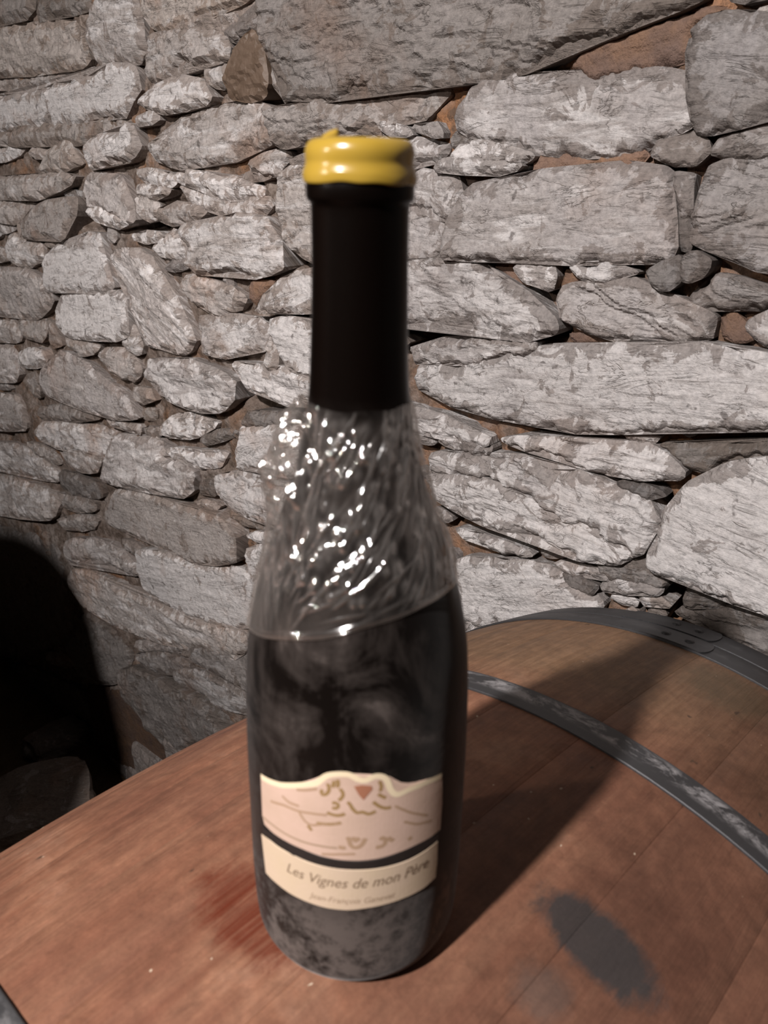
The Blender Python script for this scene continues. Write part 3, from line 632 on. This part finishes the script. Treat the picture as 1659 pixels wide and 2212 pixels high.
# ------------------------------------------------------------------ floor
def build_floor():
    V = []; n = 70
    for j in range(n+1):
        for i in range(n+1):
            x, y = -3+6*i/n, -2.5+5.5*j/n
            V.append((x, y, FLOOR+.018*fr(x*3, y*3)+.006*fr(x*14, y*14)))
    F = [(j*(n+1)+i, j*(n+1)+i+1, (j+1)*(n+1)+i+1, (j+1)*(n+1)+i) for j in range(n) for i in range(n)]
    o = obj('floor', V, F, M_EA, smooth=True); o['kind'] = 'structure'
build_floor()

# ------------------------------------------------------------------ barrels
def axis_frame(org=None, axis=None, side=None, upv=None):
    return org, axis, side, upv
def make_barrel(root, pt, seams, hoops, us_n=26, detail=True):
    """pt(u, ph, dr) -> world point"""
    L = L2+.002
    ks = sorted(seams)
    for i, a0 in enumerate(ks):
        a1 = ks[(i+1) % len(ks)]
        if a1 <= a0: a1 += 360
        g = .006 if detail else .05
        p0, p1 = math.radians(a0+g), math.radians(a1-g)
        fr_ = [0, .012, .25, .5, .75, .988, 1]; V = []; UV = []; rj = random.Random(i*5+2); dj = rj.uniform(-.0001, .0001)
        for iu in range(us_n+1):
            u = -L+2*L*iu/us_n
            for k, f in enumerate(fr_):
                ph = p0+(p1-p0)*f; dr = dj-(.00035 if k in (0, 6) else 0)
                V.append(pt(u, ph, dr)); UV.append((u, RB*ph if ph < math.pi else RB*(ph-2*math.pi)))
            for f in (1, .5, 0):
                ph = p0+(p1-p0)*f; V.append(pt(u, ph, -.027)); UV.append((u, RB*ph if ph < math.pi else RB*(ph-2*math.pi)))
        m = len(fr_)+3; F = []
        for iu in range(us_n):
            for k in range(m):
                k2 = (k+1) % m; F.append((iu*m+k, iu*m+k2, (iu+1)*m+k2, (iu+1)*m+k))
        F.append(tuple(range(m))[::-1]); F.append(tuple(us_n*m+k for k in range(m)))
        c0 = np.mean(V, 0)
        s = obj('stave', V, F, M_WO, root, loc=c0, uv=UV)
        me = s.data; me.polygons.foreach_set('use_smooth', [len(p.vertices) == 4 for p in me.polygons])
        mod = s.modifiers.new('edge', 'EDGE_SPLIT'); mod.split_angle = math.radians(40)
    def ring(ua, ub, dr, th, pale, lap=None):
        n = 144; V = []; UV = []
        prof = [(ua, dr), (ua, dr+th*.7), (ua+.0006, dr+th), ((ua+ub)/2, dr+th), (ub-.0006, dr+th), (ub, dr+th*.7), (ub, dr)]
        vs = [0, .02, .05, .5, .95, .98, 1]
        for i in range(n):
            ph = 2*math.pi*i/n
            for (u, d), v in zip(prof, vs): V.append(pt(u, ph, d)); UV.append(((ph if ph < math.pi else ph-2*math.pi)*RB, v))
        m = len(prof); F = [(i*m+k, i*m+(k+1) % m, ((i+1) % n)*m+(k+1) % m, ((i+1) % n)*m+k) for i in range(n) for k in range(m)]
        o = obj('hoop', V, F, M_HO, root, uv=UV, smooth=True); o['pale'] = pale
        o.modifiers.new('edge', 'EDGE_SPLIT').split_angle = math.radians(35)
        if lap is not None:                       # overlapping tongue with a rounded end and two rivets
            V = []; UV = []; w = (ub-ua); K = 10; rows = []
            a1 = math.radians(lap); a0 = a1-math.radians(14)
            for i in range(K+9):
                if i < K: ph = a0+(a1-a0-.018)*i/(K-1); hw = .47
                else:
                    t = (i-K+1)/9; ph = a1-.018+.018*math.sin(t*math.pi/2); hw = .47*math.cos(t*math.pi/2)+.004
                for v, d in ((.5-hw, dr+th), (.5-hw, dr+th+.0012), (.5+hw, dr+th+.0012), (.5+hw, dr+th)):
                    V.append(pt(ua+w*v, ph, d)); UV.append((ph*RB, v))
            n2 = K+9; F = [(i*4+k, i*4+k+1, (i+1)*4+k+1, (i+1)*4+k) for i in range(n2-1) for k in range(3)]
            F.append(((n2-1)*4, (n2-1)*4+1, (n2-1)*4+2, (n2-1)*4+3))
            l = obj('lap_joint', V, F, M_HO, o, uv=UV); l['pale'] = pale
            for dq in (1.6, 5.0):
                ph = math.radians(lap-dq-1.5); uc = ua+w*.5; V = []; F = []
                for j in range(3):
                    for i in range(12):
                        t = 2*math.pi*i/12; r_ = (.0042, .0034, .0015)[j]; V.append(pt(uc+r_*math.cos(t), ph+r_*math.sin(t)/RB, dr+th+.0012+(0, .0012, .0019)[j]))
                F = [(j*12+i, j*12+(i+1) % 12, (j+1)*12+(i+1) % 12, (j+1)*12+i) for j in range(2) for i in range(12)]+[tuple(24+i for i in range(12))]
                rv = obj('rivet', V, F, M_HO, o, smooth=True, uv=[(0, .1)]*len(V)); rv['pale'] = .2
        return o
    for h in hoops: ring(*h)
    for sgn in (-1, 1):                           # heads: a disc of planks set in from the chime
        ux = sgn*(L2-.032); rr = rb(ux)-.026; nb = 6; w = 2*rr/nb
        c = pt(ux, 0, -rb(ux)); ex = (pt(ux, math.pi/2, 0)-c)/rb(ux); ez = (pt(ux, 0, 0)-c)/rb(ux); ea = (pt(ux, 0, -rb(ux))-pt(0, 0, -rb(0)))/ux
        for b in range(nb):
            x0, x1 = -rr+b*w+.0004, -rr+(b+1)*w-.0004; ring_ = []
            for t in np.linspace(x0, x1, 7): ring_.append((t, math.sqrt(max(0, rr*rr-t*t))))
            for t in np.linspace(x1, x0, 7): ring_.append((t, -math.sqrt(max(0, rr*rr-t*t))))
            V = [c+ex*x+ez*z+ea*d for d in (0, -sgn*.018) for x, z in ring_]; m = len(ring_)
            F = [tuple(range(m)), tuple(range(2*m-1, m-1, -1))]+[(i, (i+1) % m, m+(i+1) % m, m+i) for i in range(m)]
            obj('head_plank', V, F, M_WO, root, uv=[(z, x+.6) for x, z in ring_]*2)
known = [-24.1, 2.8, 13.5]
seams = [-35.5, -24.1, -15.2, -6.3, 2.8, 13.5, 23.0]
a = 23.0
rs = random.Random(4)
while a < 360-35.5-13: a += rs.uniform(8.5, 12); seams.append(a)
seams = [s if s >= 0 else s+360 for s in seams]
barrel = empty('oak_barrel', 'reddish stained oak wine barrel lying on its side under the bottle, with grey steel hoops', 'barrel', (A*(0-U0)+Z*ZC-Q*V0-Z*RB).tolist())
def main_pt(u, ph, dr=0): return bp(u, ph, dr)
class Rel:                                  # parts are written in world metres, then hung on the root
    pass
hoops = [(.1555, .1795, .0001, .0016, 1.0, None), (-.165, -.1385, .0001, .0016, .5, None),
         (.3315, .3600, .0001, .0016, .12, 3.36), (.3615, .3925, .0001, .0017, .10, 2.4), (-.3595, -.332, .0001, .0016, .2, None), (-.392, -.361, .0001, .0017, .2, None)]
make_barrel(barrel, main_pt, seams, hoops)

def hang(root):                             # keep world positions of children after parenting to a moved root
    off = Vector(root.location)
    def rec(o, top):
        for ch in o.children:
            if top: ch.location = Vector(ch.location)-off
            rec(ch, False)
    rec(root, True)
hang(barrel)

# timber cradle under the barrel
M_TIM = plain('old_timber', (.12, .075, .045), .8, bump=.6, bscale=60)
def beam(p0, p1, w, h, name, parent):
    p0, p1 = np.array(p0), np.array(p1); d = p1-p0; L = np.linalg.norm(d); d /= L; s = np.cross(d, Z); V = []
    for k in range(7):
        t = k/6*L; jj = .002*math.sin(k*2.1)
        for a_, b_ in ((-w/2+.004, 0), (-w/2, .004), (-w/2, h-.006), (-w/2+.006, h), (w/2-.006, h), (w/2, h-.006), (w/2, .004), (w/2-.004, 0)):
            V.append(p0+d*t+s*(a_+jj)+Z*(b_+(jj if b_ > .01 else 0)))
    F = [(k*8+i, k*8+(i+1) % 8, (k+1)*8+(i+1) % 8, (k+1)*8+i) for k in range(6) for i in range(8)]+[tuple(range(8))[::-1], tuple(48+i for i in range(8))]
    return obj(name, V, F, M_TIM, parent)
cz = ZC-rb(.27)-.002
for sg, lab in ((-1, 'old timber beam under the near end of the barrel'), (1, 'old timber beam under the far end of the barrel')):
    c_ = A*(sg*.27-U0)-Q*V0
    h = cz-FLOOR
    b = beam(c_-Q*.42+Z*(FLOOR), c_+Q*.42+Z*(FLOOR), .12, h, 'timber_beam', None); tag(b, lab, 'beam', None)

# ------------------------------------------------------------------ the bottle
SL = V0/rb(U0)
nrm = Z*math.sqrt(1-SL*SL)+Q*SL
tiltq = Vector((0, 0, 1)).rotation_difference(Vector(nrm.tolist()))
bottle = empty('wine_bottle', 'dusty dark wine bottle sealed with yellow wax, standing on the barrel', 'bottle', (nrm*.0006).tolist())
bottle.rotation_mode = 'QUATERNION'; bottle.rotation_quaternion = tiltq
Rm = np.array(tiltq.to_matrix()); LC = Rm.T@(CAM-nrm*.0006)
PROF = [(0, .0), (.0005, .030), (.0, .0345), (.0012, .0385), (.0045, .0408), (.010, .0420), (.03, .0427), (.06, .0426), (.09, .0423), (.11, .0417), (.122, .0411), (.135, .0399), (.150, .0370), (.163, .0335), (.175, .0296), (.188, .0246), (.200, .0208), (.212, .0180), (.2235, .0164), (.235, .0156), (.25, .0150), (.265, .0146), (.2800, .0145)]
def pr(h):
    hs = [p[0] for p in PROF[2:]]; return float(np.interp(h, hs, [p[1] for p in PROF[2:]]))
def lathe(prof, n=96, wob=None):
    V = []; F = []
    for h, r in prof:
        for i in range(n):
            t = 2*math.pi*i/n; rr = r+(wob(t, h, r) if wob else 0); hh = h
            V.append((rr*math.cos(t), rr*math.sin(t), hh))
    for j in range(len(prof)-1):
        for i in range(n): F.append((j*n+i, j*n+(i+1) % n, (j+1)*n+(i+1) % n, (j+1)*n+i))
    if prof[0][1] > 1e-6: F.append(tuple(range(n))[::-1])
    if prof[-1][1] > 1e-6: F.append(tuple((len(prof)-1)*n+i for i in range(n)))
    return V, F
def smooth_prof(p, k=4):
    out = []
    for i in range(len(p)-1):
        p0, p1, p2, p3 = [np.array(p[max(0, min(len(p)-1, i+d))]) for d in (-1, 0, 1, 2)]
        for j in range(k):
            t = j/k; out.append(tuple(.5*((2*p1)+(-p0+p2)*t+(2*p0-5*p1+4*p2-p3)*t*t+(-p0+3*p1-3*p2+p3)*t**3)))
    out.append(p[-1]); return out
body = smooth_prof(PROF[3:], 4)
V, F = lathe([(0.0012, .0001), (.0016, .028), (.0, .0350)]+body+[(.2815, .0147), (.2822, .0156), (.2830, .0159), (.2862, .0159), (.2876, .0155), (.2945, .0150), (.2950, .0100)])
obj('glass_body', V, F, M_GL, bottle, smooth=True)
M_WAX = plain('yellow_sealing_wax', (.295, .19, .026), .24, spec=.5)
wp_ = [(.2872, .0155), (.2868, .0161), (.2874, .0165), (.2892, .0165), (.2908, .0160), (.2922, .0157), (.2938, .0159), (.2954, .0159), (.2970, .0153), (.2981, .0140), (.2986, .0115), (.2986, .006), (.2985, .0002)]
V, F = lathe(smooth_prof(wp_, 3), 96, lambda t, h, r: (.00035*fr(math.cos(t)*1.6, math.sin(t)*1.6, h*150)+(.0005*fr(math.cos(t)*1.2+4, math.sin(t)*1.2, h*60)))*min(1, r/.01))
V = [(x, y, z-(.0009*(fr(math.cos(math.atan2(y, x))*2+7, math.sin(math.atan2(y, x))*2, 0)) if z < .2900 else 0)) for x, y, z in V]
obj('wax_seal', V, F, M_WAX, bottle, smooth=True)
# little twist of wax left on the top of the seal
V, F = [], []
for j in range(7):
    for i in range(10):
        t = 2*math.pi*i/10; f = j/6; r = .0016*(1-f)**.5*(1+.3*math.sin(3*t+j)); V.append((-.0095+.003*f+r*1.7*math.cos(t), -.004+r*math.sin(t), .2978+.0030*f))
F = [(j*10+i, j*10+(i+1) % 10, (j+1)*10+(i+1) % 10, (j+1)*10+i) for j in range(6) for i in range(10)]
obj('wax_nub', V, F, M_WAX, bottle, smooth=True)

# cling film stretched and creased over the shoulder
def hem_h(x, y): return .1495-.0085*y+.0095*x-.001*fr(x*2, y*2, 8)      # -y faces the photographer
def build_film():
    n, m = 640, 260; rs = np.random.RandomState(12)
    T = np.linspace(0, 2*math.pi, n, endpoint=False); x, y = np.cos(T), np.sin(T)
    hb = np.array([hem_h(a, b) for a, b in zip(x, y)]); ht = np.array([.2232+.0013*fr(a*2.5, b*2.5, 2) for a, b in zip(x, y)])
    f = np.linspace(0, 1, m+1)[:, None]; H = hb+(ht-hb)*f
    ph = np.arctan2(x, -y)[None, :]*np.ones_like(H)                   # 0 in front, negative to the left
    r = np.interp(H, [p[0] for p in PROF[2:]], [p[1] for p in PROF[2:]])
    W = np.zeros_like(H)
    for i in range(900):                                              # creases, each with its own run
        p0 = rs.uniform(-math.pi, math.pi); h0 = rs.uniform(.140, .222)
        if abs(p0) < 1.5 and rs.rand() < .3: continue
        t = min(1, max(0, (h0-.145)/.05)); mid = 22+42*t
        wl = min(1, max(0, (-p0-.35)/.5)); wr = min(1, max(0, (p0-.45)/.5))
        ang = math.radians((mid*(1-wl-wr)+104*wl+74*wr)+rs.normal(0, 9))
        L = rs.uniform(.0025, .010); wdt = rs.uniform(.0003, .0008); amp = rs.uniform(.00015, .00062)*(1 if h0 > .16 else .6)
        rr = pr(h0); dph = (ph-p0+math.pi) % (2*math.pi)-math.pi
        c, s_ = math.cos(ang), math.sin(ang)
        cols = np.where(np.abs(dph[0])*rr < L*2.2)[0]
        if not len(cols): continue
        S_, D = dph[:, cols]*rr, H[:, cols]-h0
        U = S_*c+D*s_; Vv = -S_*s_+D*c-U*U*rs.uniform(-12, 12)
        W[:, cols] += amp*np.exp(-(Vv/wdt)**2)*np.exp(-(np.abs(U)/L)**3)
    for i in range(260):                                              # small dimples where the film bunches
        p0 = rs.normal(-.9, .8) if i % 3 else rs.uniform(-.6, 1.2); h0 = rs.uniform(.165, .220); rr = pr(h0); wd2 = rs.uniform(.0007, .0016)
        dph = (ph[0]-p0+math.pi) % (2*math.pi)-math.pi; cols = np.where(np.abs(dph)*rr < .006)[0]
        if len(cols): W[:, cols] += rs.uniform(.0003, .0009)*np.exp(-((dph[cols][None, :]*rr)**2+((H[:, cols]-h0)*.7)**2)/wd2**2)
    env = np.clip(f/.06, 0, 1)*(.3+.7*np.clip((1-f)/.06, 0, 1)); W = W*env
    broad = np.array([[fr(a*2.6, b*2.6, h_*70) for a, b in zip(x[::4], y[::4])] for h_ in np.linspace(.14, .224, m+1)]); broad = np.repeat(broad, 4, 1)[:, :n]
    broad = (broad+np.roll(broad, 1, 1)+np.roll(broad, 2, 1)+np.roll(broad, -1, 1)+np.roll(broad, -2, 1))/5
    lift = .0007+.0005*np.sin(f*math.pi)+.0007*np.clip(broad+.2, 0, 1)
    dl = np.clip(-x, 0, 1)[None, :]; fl = dl**3*np.exp(-((H-.2035)/.0175)**2)
    wob = np.array([[fr(b*6, h_*110, 3.3) for b in y[::4]] for h_ in np.linspace(.14, .224, m+1)]); wob = np.repeat(wob, 4, 1)[:, :n]
    lift = lift+.0085*fl*(1+.5*wob)+.0008*fl*np.sin(H*900+T[None, :]*7)
    lift = lift+.0006*np.sin(np.clip(f/.03, 0, 1)*math.pi)
    R_ = r+lift+W
    V = np.stack([R_*x, R_*y, H], -1).reshape(-1, 3)
    F = [(j*n+i, j*n+(i+1) % n, (j+1)*n+(i+1) % n, (j+1)*n+i) for j in range(m) for i in range(n)]
    o = obj('cling_film', V, F, M_FI, bottle, smooth=True); o['label'] = 'clear creased plastic film round the shoulder'
    fcs = None
    at = o.data.attributes.new('crease', 'FLOAT', 'POINT'); at.data.foreach_set('value', np.clip(W/.0005, 0, 1).astype(np.float32).ravel())
    V = []; K = 160
    for i in range(K):
        t = 2*math.pi*i/K; a, b = math.cos(t), math.sin(t); h = hem_h(a, b); r_ = pr(h)+.0009
        for k in range(6):
            q = 2*math.pi*k/6; V.append(((r_+.0004*math.cos(q))*a, (r_+.0004*math.cos(q))*b, h+.0006*math.sin(q)))
    F = [(i*6+k, i*6+(k+1) % 6, ((i+1) % K)*6+(k+1) % 6, ((i+1) % K)*6+k) for i in range(K) for k in range(6)]
    obj('film_hem', V, F, M_FI, o, smooth=True)
build_film()

# labels: survey marks brought onto the bottle's skin as (arc length, height)
def on_bottle(px, py):
    d = Rm.T@ray(px, py); R_ = .0428
    a_ = d[0]**2+d[1]**2; b_ = 2*(LC[0]*d[0]+LC[1]*d[1]); c_ = LC[0]**2+LC[1]**2-R_**2
    D = b_*b_-4*a_*c_
    if D < 0:
        t = -b_/(2*a_)
    else: t = (-b_-math.sqrt(D))/(2*a_)
    P = LC+t*d; return math.atan2(P[0], -P[1])*R_, P[2]
def sheet(name, px, m, parent, lift, thick=.00012, sp=.0016, jit=0):
    out = np.array([on_bottle(*p) for p in px]); o2 = []
    for i in range(len(out)):
        p, q = out[i], out[(i+1) % len(out)]; k = max(1, int(np.linalg.norm(q-p)/sp))
        for j in range(k): o2.append(p+(q-p)*j/k)
    out = np.array(o2); return sheet2(name, out, m, parent, lift, thick, sp)
def sheet2(name, out, m, parent, lift, thick, sp):
    lo, hi = out.min(0), out.max(0)
    gx, gy = np.meshgrid(np.arange(lo[0], hi[0], sp), np.arange(lo[1], hi[1], sp)); G = np.stack([gx.ravel(), gy.ravel()], 1)
    if len(G): G = G[in_poly(G, out)]
    if len(G): G = G[edge_dist(G, out) > sp*.4]
    r = delaunay_2d_cdt([Vector(p) for p in out]+[Vector(p) for p in G], [], [list(range(len(out)))], 1, 1e-8, True)
    V2 = [(v.x, v.y) for v in r[0]]; V = []; UV = []
    for d in (thick, 0):
        for s, h in V2:
            R_ = pr(h)+lift+d; t = s/.0428; V.append((R_*math.sin(t), -R_*math.cos(t), h)); UV.append((s, h))
    n = len(V2); F = [tuple(f) for f in r[2]]; ed = set()
    for f in F:
        for i in range(len(f)): ed.add((f[i], f[(i+1) % len(f)]))
    F2 = list(F)+[tuple(i+n for i in f[::-1]) for f in F]+[(b, a_, a_+n, b+n) for a_, b in ed if (b, a_) not in ed]
    return obj(name, V, F2, m, parent, uv=UV)
def c5(s): return [(540+float(a_.split(',')[0])*.27728, 1650+float(a_.split(',')[1])*.27728) for a_ in s.split()]
M_L1, M_L2 = mat_label('rose_label_paper', True), mat_label('cream_label_paper', False)
M_EDGE = plain('pale_label_edge', (.70, .58, .40), .7); M_OCH = plain('ochre_print', (.25, .155, .06), .7); M_RED = plain('russet_print', (.30, .125, .07), .7)
M_TAN = plain('tan_print', (.33, .215, .135), .75); M_INK = plain('brown_ink', (.15, .095, .055), .7); M_FINK = plain('faded_ink', (.30, .21, .14), .7)
L1 = c5('82,95 150,135 240,165 350,168 440,162 510,158 540,130 570,105 610,88 690,82 760,84 810,100 840,128 880,135 925,128 950,104 1000,95 1050,105 1080,135 1092,185 1115,225 1150,242 1250,195 1380,140 1500,90 1498,300 1480,510 1420,560 1300,625 1150,690 1000,735 850,752 700,745 560,718 420,665 280,600 180,535 115,470 98,400')
L2p = c5('92,545 140,580 220,650 340,715 470,775 620,812 760,828 900,828 1050,808 1200,765 1330,700 1460,600 1455,760 1442,880 1350,965 1200,1040 1050,1090 900,1120 760,1135 600,1118 460,1075 330,1015 220,935 128,845 112,700')
lab1 = sheet('crest_label', L1, M_L1, bottle, .0003); lab1['label'] = 'rose paper label with a scalloped top and ochre crest'
lab2 = sheet('name_label', L2p, M_L2, bottle, .0003); lab2['label'] = 'cream paper strip with handwritten-style wine name'
def ribbon(px, w, m, parent, name, lift=.00046):
    P = np.array([on_bottle(*p) for p in c5(px)]); q = [P[0]]
    for i in range(len(P)-1):
        k = max(1, int(np.linalg.norm(P[i+1]-P[i])/.0010))
        for j in range(1, k+1): q.append(P[i]+(P[i+1]-P[i])*j/k)
    q = np.array(q); q[1:-1] = (q[:-2]+2*q[1:-1]+q[2:])/4; tg = np.gradient(q, axis=0); nn = np.stack([-tg[:, 1], tg[:, 0]], 1); nn /= np.linalg.norm(nn, axis=1)[:, None]+1e-9
    V = []; F = []
    for i, p in enumerate(q):
        ww = w*(.45+.55*abs(math.sin(i*.55+P[0][0]*900))) if w < .0007 else w
        for s in (-.5, .5):
            x = p+nn[i]*s*ww; R_ = pr(x[1])+lift; t = x[0]/.0428; V.append((R_*math.sin(t), -R_*math.cos(t), x[1]))
    F = [(2*i, 2*i+1, 2*i+3, 2*i+2) for i in range(len(q)-1)]
    return V, F
def ribbons(name, lst, m, parent, w):
    V, F = [], []
    for s in lst:
        v, f = ribbon(s, w, m, parent, name); b = len(V); V += v; F += [tuple(i+b for i in g) for g in f]
    return obj(name, V, F, m, parent)
ribbons('label_border', ['85,100 150,138 240,168 350,172 440,166 512,162 544,136 573,111 612,94 690,88 760,90 806,106 838,133 880,140 927,133 953,110 1000,101 1046,110 1075,138 1087,188 1112,230 1150,248 1250,200 1380,146 1495,96'], M_EDGE, lab1, .0022)
ribbons('border_line', ['105,412 180,475 280,545 420,608 560,640 680,655'], M_FINK, lab1, .0009)
ribbons('printed_scene_line', ['160,290 260,320 380,370 470,385 600,400', '380,370 420,440 470,480 560,470 700,465', '360,205 440,210 520,200', '250,250 300,300 380,330', '1130,330 1250,380 1380,400', '1200,450 1300,470 1410,440', '560,700 700,702 820,700'], M_TAN, lab1, .0010)
ribbons('crest_ornament', ['600,160 620,200 600,240 560,250 545,230 560,205', '680,130 690,170 675,190', '640,310 660,300 690,310 695,340 670,355 640,345', '600,380 640,400 700,405 740,390', '700,200 730,230 720,270 690,290', '1010,140 1030,180 1015,220', '1000,240 1030,260 1060,270', '960,300 1000,330 1050,350 1100,340', '800,350 830,390 880,370 920,400 980,370', '520,462 580,470 650,470 710,460', '450,480 470,500 480,520', '640,190 650,160 655,140', '760,300 790,330 800,360'], M_OCH, lab1, .0013)
sheet('crest_shield', c5('810,182 870,172 950,178 955,205 920,240 885,285 850,250'), M_RED, lab1, .00048, .00005, .001)
ribbons('faded_word', ['760,570 780,600 775,630 800,655 850,650 880,620 900,580', '800,570 820,610 850,575', '1010,590 1040,560 1060,600 1040,640 980,650', '1080,570 1100,610 1120,580', '1240,570 1250,590', '690,650 710,640 720,665 745,650'], M_TAN, lab1, .0016)
sheet('dark_strip', c5('100,490 180,545 280,610 420,675 560,728 700,755 850,762 1000,745 1150,700 1300,635 1420,570 1475,525 1465,590 1330,690 1200,755 1050,798 900,818 760,818 620,802 470,765 340,705 220,640 140,572 98,535'), plain('dark_strip_paper', (.012, .009, .008), .6, bump=.2), bottle, .00025)
def curved_text(body_, p0, p1, size, m, parent, name, shear=.35, lift=.00048):
    cu = bpy.data.curves.new('t', 'FONT'); cu.body = body_; cu.size = size; cu.shear = shear; cu.align_x = 'LEFT'; cu.resolution_u = 3; cu.offset = 0
    to = bpy.data.objects.new('t', cu); COL.objects.link(to); dg = bpy.context.evaluated_depsgraph_get(); me = to.evaluated_get(dg).to_mesh()
    bm = bmesh.new(); bm.from_mesh(me); bmesh.ops.triangulate(bm, faces=bm.faces[:])
    for _ in range(2):
        long_ = [e for e in bm.edges if e.calc_length() > size*.25]
        if long_: bmesh.ops.subdivide_edges(bm, edges=long_, cuts=1); bmesh.ops.triangulate(bm, faces=bm.faces[:])
    a_ = np.array(on_bottle(*c5(p0)[0])); b_ = np.array(on_bottle(*c5(p1)[0])); W_ = max(v.co.x for v in bm.verts); d = b_-a_; L_ = np.linalg.norm(d); d /= L_; nn = np.array([-d[1], d[0]]); V = []
    for v in bm.verts:
        p = a_+d*(v.co.x/W_*L_)+nn*v.co.y; R_ = pr(p[1])+lift; t = p[0]/.0428; V.append((R_*math.sin(t), -R_*math.cos(t), p[1]))
    F = [tuple(v.index for v in f.verts) for f in bm.faces]; bm.free()
    bpy.data.objects.remove(to); bpy.data.curves.remove(cu)
    return obj(name, V, F, m, parent)
curved_text('Les Vignes de mon P\u00e8re', '285,830', '1385,790', .0068, M_INK, lab2, 'wine_name')
curved_text('Jean-Fran\u00e7ois Ganevat', '470,1035', '1130,1030', .0040, M_FINK, lab2, 'small_print')

# ------------------------------------------------------------------ lower left: rubble on the floor, and the neighbouring cask that shades it
def boulder(name, c, r, sc, seed, m, label, cat='stone', rz=0):
    bm = bmesh.new(); bmesh.ops.create_cube(bm, size=2); bmesh.ops.subdivide_edges(bm, edges=bm.edges[:], cuts=9, use_grid_fill=True)
    V = []
    for v in bm.verts:
        p = v.co.copy(); q = p.normalized()*1.35; p = p.lerp(q, .35)
        nz = fr(p.x*1.3+seed, p.y*1.3, p.z*1.3)*.16+fr(p.x*4+seed, p.y*4, p.z*4)*.05+fr(p.x*11+seed, p.y*11, p.z*11)*.015
        p = p*(1+nz); x, y = p.x*sc[0]*r, p.y*sc[1]*r
        V.append((x*math.cos(rz)-y*math.sin(rz), x*math.sin(rz)+y*math.cos(rz), p.z*sc[2]*r))
    bm.verts.index_update(); F = [tuple(v.index for v in f.verts) for f in bm.faces]; bm.free()
    z0 = min(v[2] for v in V); V = [(x, y, z-z0) for x, y, z in V]
    o = obj(name, V, F, m, uv=[(v[0]+v[2]*.3, v[1]+v[2]*.9) for v in V]); o.location = c; tag(o, label, cat); o['tone'] = .8; o['lime'] = .2; o['warm'] = .7
    return o
def on_floor(px, py, z=FLOOR):
    r = ray(px, py); t = (z-CAM[2])/r[2]; P = CAM+t*r; return P
p = on_floor(75, 1800, FLOOR+.1); boulder('rough_stone', (p[0]-.02, p[1]+.02, FLOOR-.01), .10, (1.2, .9, .8), 3, M_ST, 'rough grey-brown stone block on the floor, cut by the left edge of the photo', rz=.5)
p = on_floor(128, 1612); boulder('rough_stone', (p[0], p[1], FLOOR-.01), .05, (1.3, .8, .5), 8, M_ST, 'small loose stone lying in the dark shadow on the floor', rz=.9)

# two casks just outside the frame on the left; the upper one throws the round dark shadow
CX, CY, TOP = -1.06, .16, -.19
def cask_pt(u, ph, dr=0):
    r = (rb(u)+dr)*.82
    return np.array([CX+r*math.cos(ph), CY+r*math.sin(ph), FLOOR+(u+L2+.002)/(2*L2+.004)*(TOP-FLOOR)])
cask = empty('oak_cask', 'upright oak cask standing just left of the frame', 'barrel', (CX, CY, FLOOR))
make_barrel(cask, cask_pt, [i*360/24 for i in range(24)], [(.155, .18, .0001, .0016, .4, None), (-.18, -.155, .0001, .0016, .4, None), (.34, .39, .0001, .0016, .3, None), (-.39, -.34, .0001, .0016, .3, None)], 12)
hang(cask)
def keg_pt(u, ph, dr=0):
    r = (rb(u)+dr)*.745
    return np.array([-.845+r*math.sin(ph), .10+u*.76, TOP+RB*.745+.002+r*math.cos(ph)])
keg = empty('oak_keg', 'smaller oak keg lying on top of the upright cask, left of the frame', 'barrel', (-.845, .10, TOP))
make_barrel(keg, keg_pt, [i*360/22 for i in range(22)], [(.155, .18, .0001, .0016, .4, None), (-.18, -.155, .0001, .0016, .4, None), (.34, .39, .0001, .0016, .3, None), (-.39, -.34, .0001, .0016, .3, None)], 12)
hang(keg)
